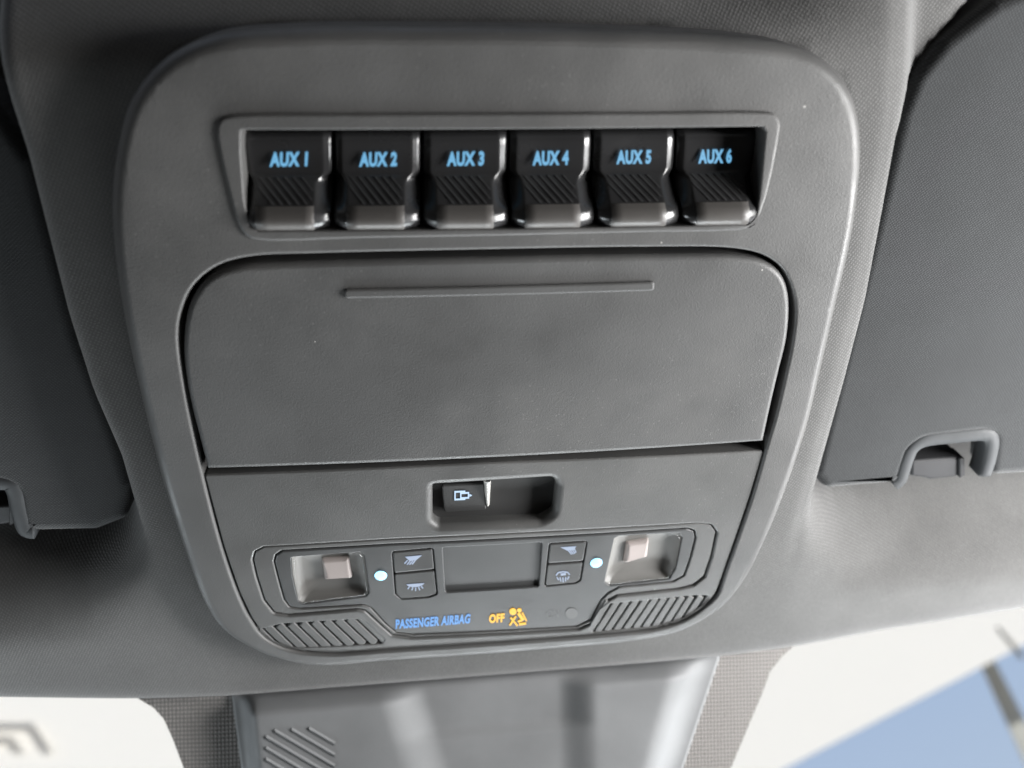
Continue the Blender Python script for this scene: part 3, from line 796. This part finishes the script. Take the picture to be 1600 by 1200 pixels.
for j in range(NY):
    for i in range(NX): bm.faces.new((grid[j + 1][i], grid[j + 1][i + 1], grid[j][i + 1], grid[j][i]))
rim = [grid[0][i] for i in range(NX + 1)] + [grid[j][NX] for j in range(1, NY + 1)] + [grid[NY][i] for i in range(NX - 1, -1, -1)] + [grid[j][0] for j in range(NY - 1, 0, -1)]
low_ = [bm.verts.new(v.co - Vector((0, GK, 1)).normalized() * .006) for v in rim]
for i in range(len(rim)): bm.faces.new((rim[i - 1], rim[i], low_[i], low_[i - 1]))
bmesh.ops.recalc_face_normals(bm, faces=bm.faces[:])
body = mesh_obj('housing_shell', bm, M_HOUS, sh, wn=False)
for k in range(9):                             # slanting ribs on the left block
    bm = bmesh.new(); vr = []
    for t in range(9):
        x = 424 + 104 * t / 8; y = 1082 + k * 17 + 62 * t / 8
        if y < 1120 - .08 * (x - 424) + 0: continue
        kk = []
        for dy, up in ((-4.5, -.0006), (-1.5, .0006), (1.5, .0006), (4.5, -.0006)):
            p = G(x, y + dy, .002); nrm = Vector((0, GK, 1)).normalized()
            q = p + nrm * (housing_h(x, y + dy) + up)
            kk.append(bm.verts.new(q))
        vr.append(kk)
    if len(vr) < 2: bm.free(); continue
    for r0, r1 in zip(vr, vr[1:]):
        for j in range(3): bm.faces.new((r1[j], r1[j + 1], r0[j + 1], r0[j]))
    bmesh.ops.recalc_face_normals(bm, faces=bm.faces[:])
    for f in bm.faces:
        if f.normal.z < 0: f.normal_flip()
    mesh_obj('rib', bm, M_HOUS, body, wn=False)

# ------------------------------------------------------------------ outside: sunlit white canopy over the car, steel post, sky beyond
mc, ns, ls, b = mat('canopy_sheet'); ns.remove(b)
tr = N(ns, 'ShaderNodeBsdfTranslucent'); tr.inputs[0].default_value = (.82, .80, .77, 1)
df = N(ns, 'ShaderNodeBsdfDiffuse'); df.inputs[0].default_value = (.85, .82, .76, 1)
mxs = N(ns, 'ShaderNodeMixShader'); mxs.inputs[0].default_value = .25
ls.new(tr.outputs[0], mxs.inputs[1]); ls.new(df.outputs[0], mxs.inputs[2]); ls.new(mxs.outputs[0], ns['Material Output'].inputs[0])
M_STEEL = plastic('canopy_steel', (.78, .77, .74), .5)
HC = -1.7
def slab(name, pts, h, thick, m, parent):
    q = [Q(x, y, h) for x, y in pts]
    return plate(name, q, h, thick, 0, m, parent, do_crown=False, back=True)
mc2 = mc.copy(); mc2.name = 'shade_sheet'
for n_ in mc2.node_tree.nodes:
    if n_.type == 'BSDF_TRANSLUCENT': n_.inputs[0].default_value = (.95, .92, .87, 1)
mc3 = mc.copy(); mc3.name = 'sunlit_post'  # post made translucent so sun from above brightens its underside
for n_ in mc3.node_tree.nodes:
    if n_.type == 'BSDF_TRANSLUCENT': n_.inputs[0].default_value = (.62, .62, .60, 1)
cn = thing('canopy', 'overexposed cream white canopy roof seen through the windscreen', 'canopy')
slab('roof_sheet', [(-900, 700), (2300, 640), (1900, 850), (1600, 1008), (1430, 1096), (1255, 1186), (1000, 1318), (-700, 1340)], HC, .004, mc, cn)
0 and slab('edge_beam', [(1600, 1003), (1600, 1010), (1430, 1098), (1255, 1188), (1000, 1322), (1000, 1312)], HC + .06, .05, M_STEEL, cn)
slab('shade_arch', [(-60, 1122), (62, 1121), (92, 1168), (76, 1168), (52, 1132), (-60, 1132)], HC - .03, .01, mc2, cn)  # sheets added above the roof sheet to shade it in arch shapes
slab('shade_arch', [(-60, 1143), (30, 1142), (48, 1168), (32, 1168), (20, 1153), (-60, 1154)], HC - .03, .01, mc2, cn)
ps = thing('steel_post', 'blurred grey steel post against blue sky at lower right', 'post')
slab('post_shaft', [(1536, 1046), (1556, 1036), (1640, 1200), (1612, 1215)], HC + .3, .01, mc3, ps)
slab('brace', [(1558, 984), (1564, 983), (1602, 1026), (1594, 1030)], HC + .3, .01, mc3, ps)
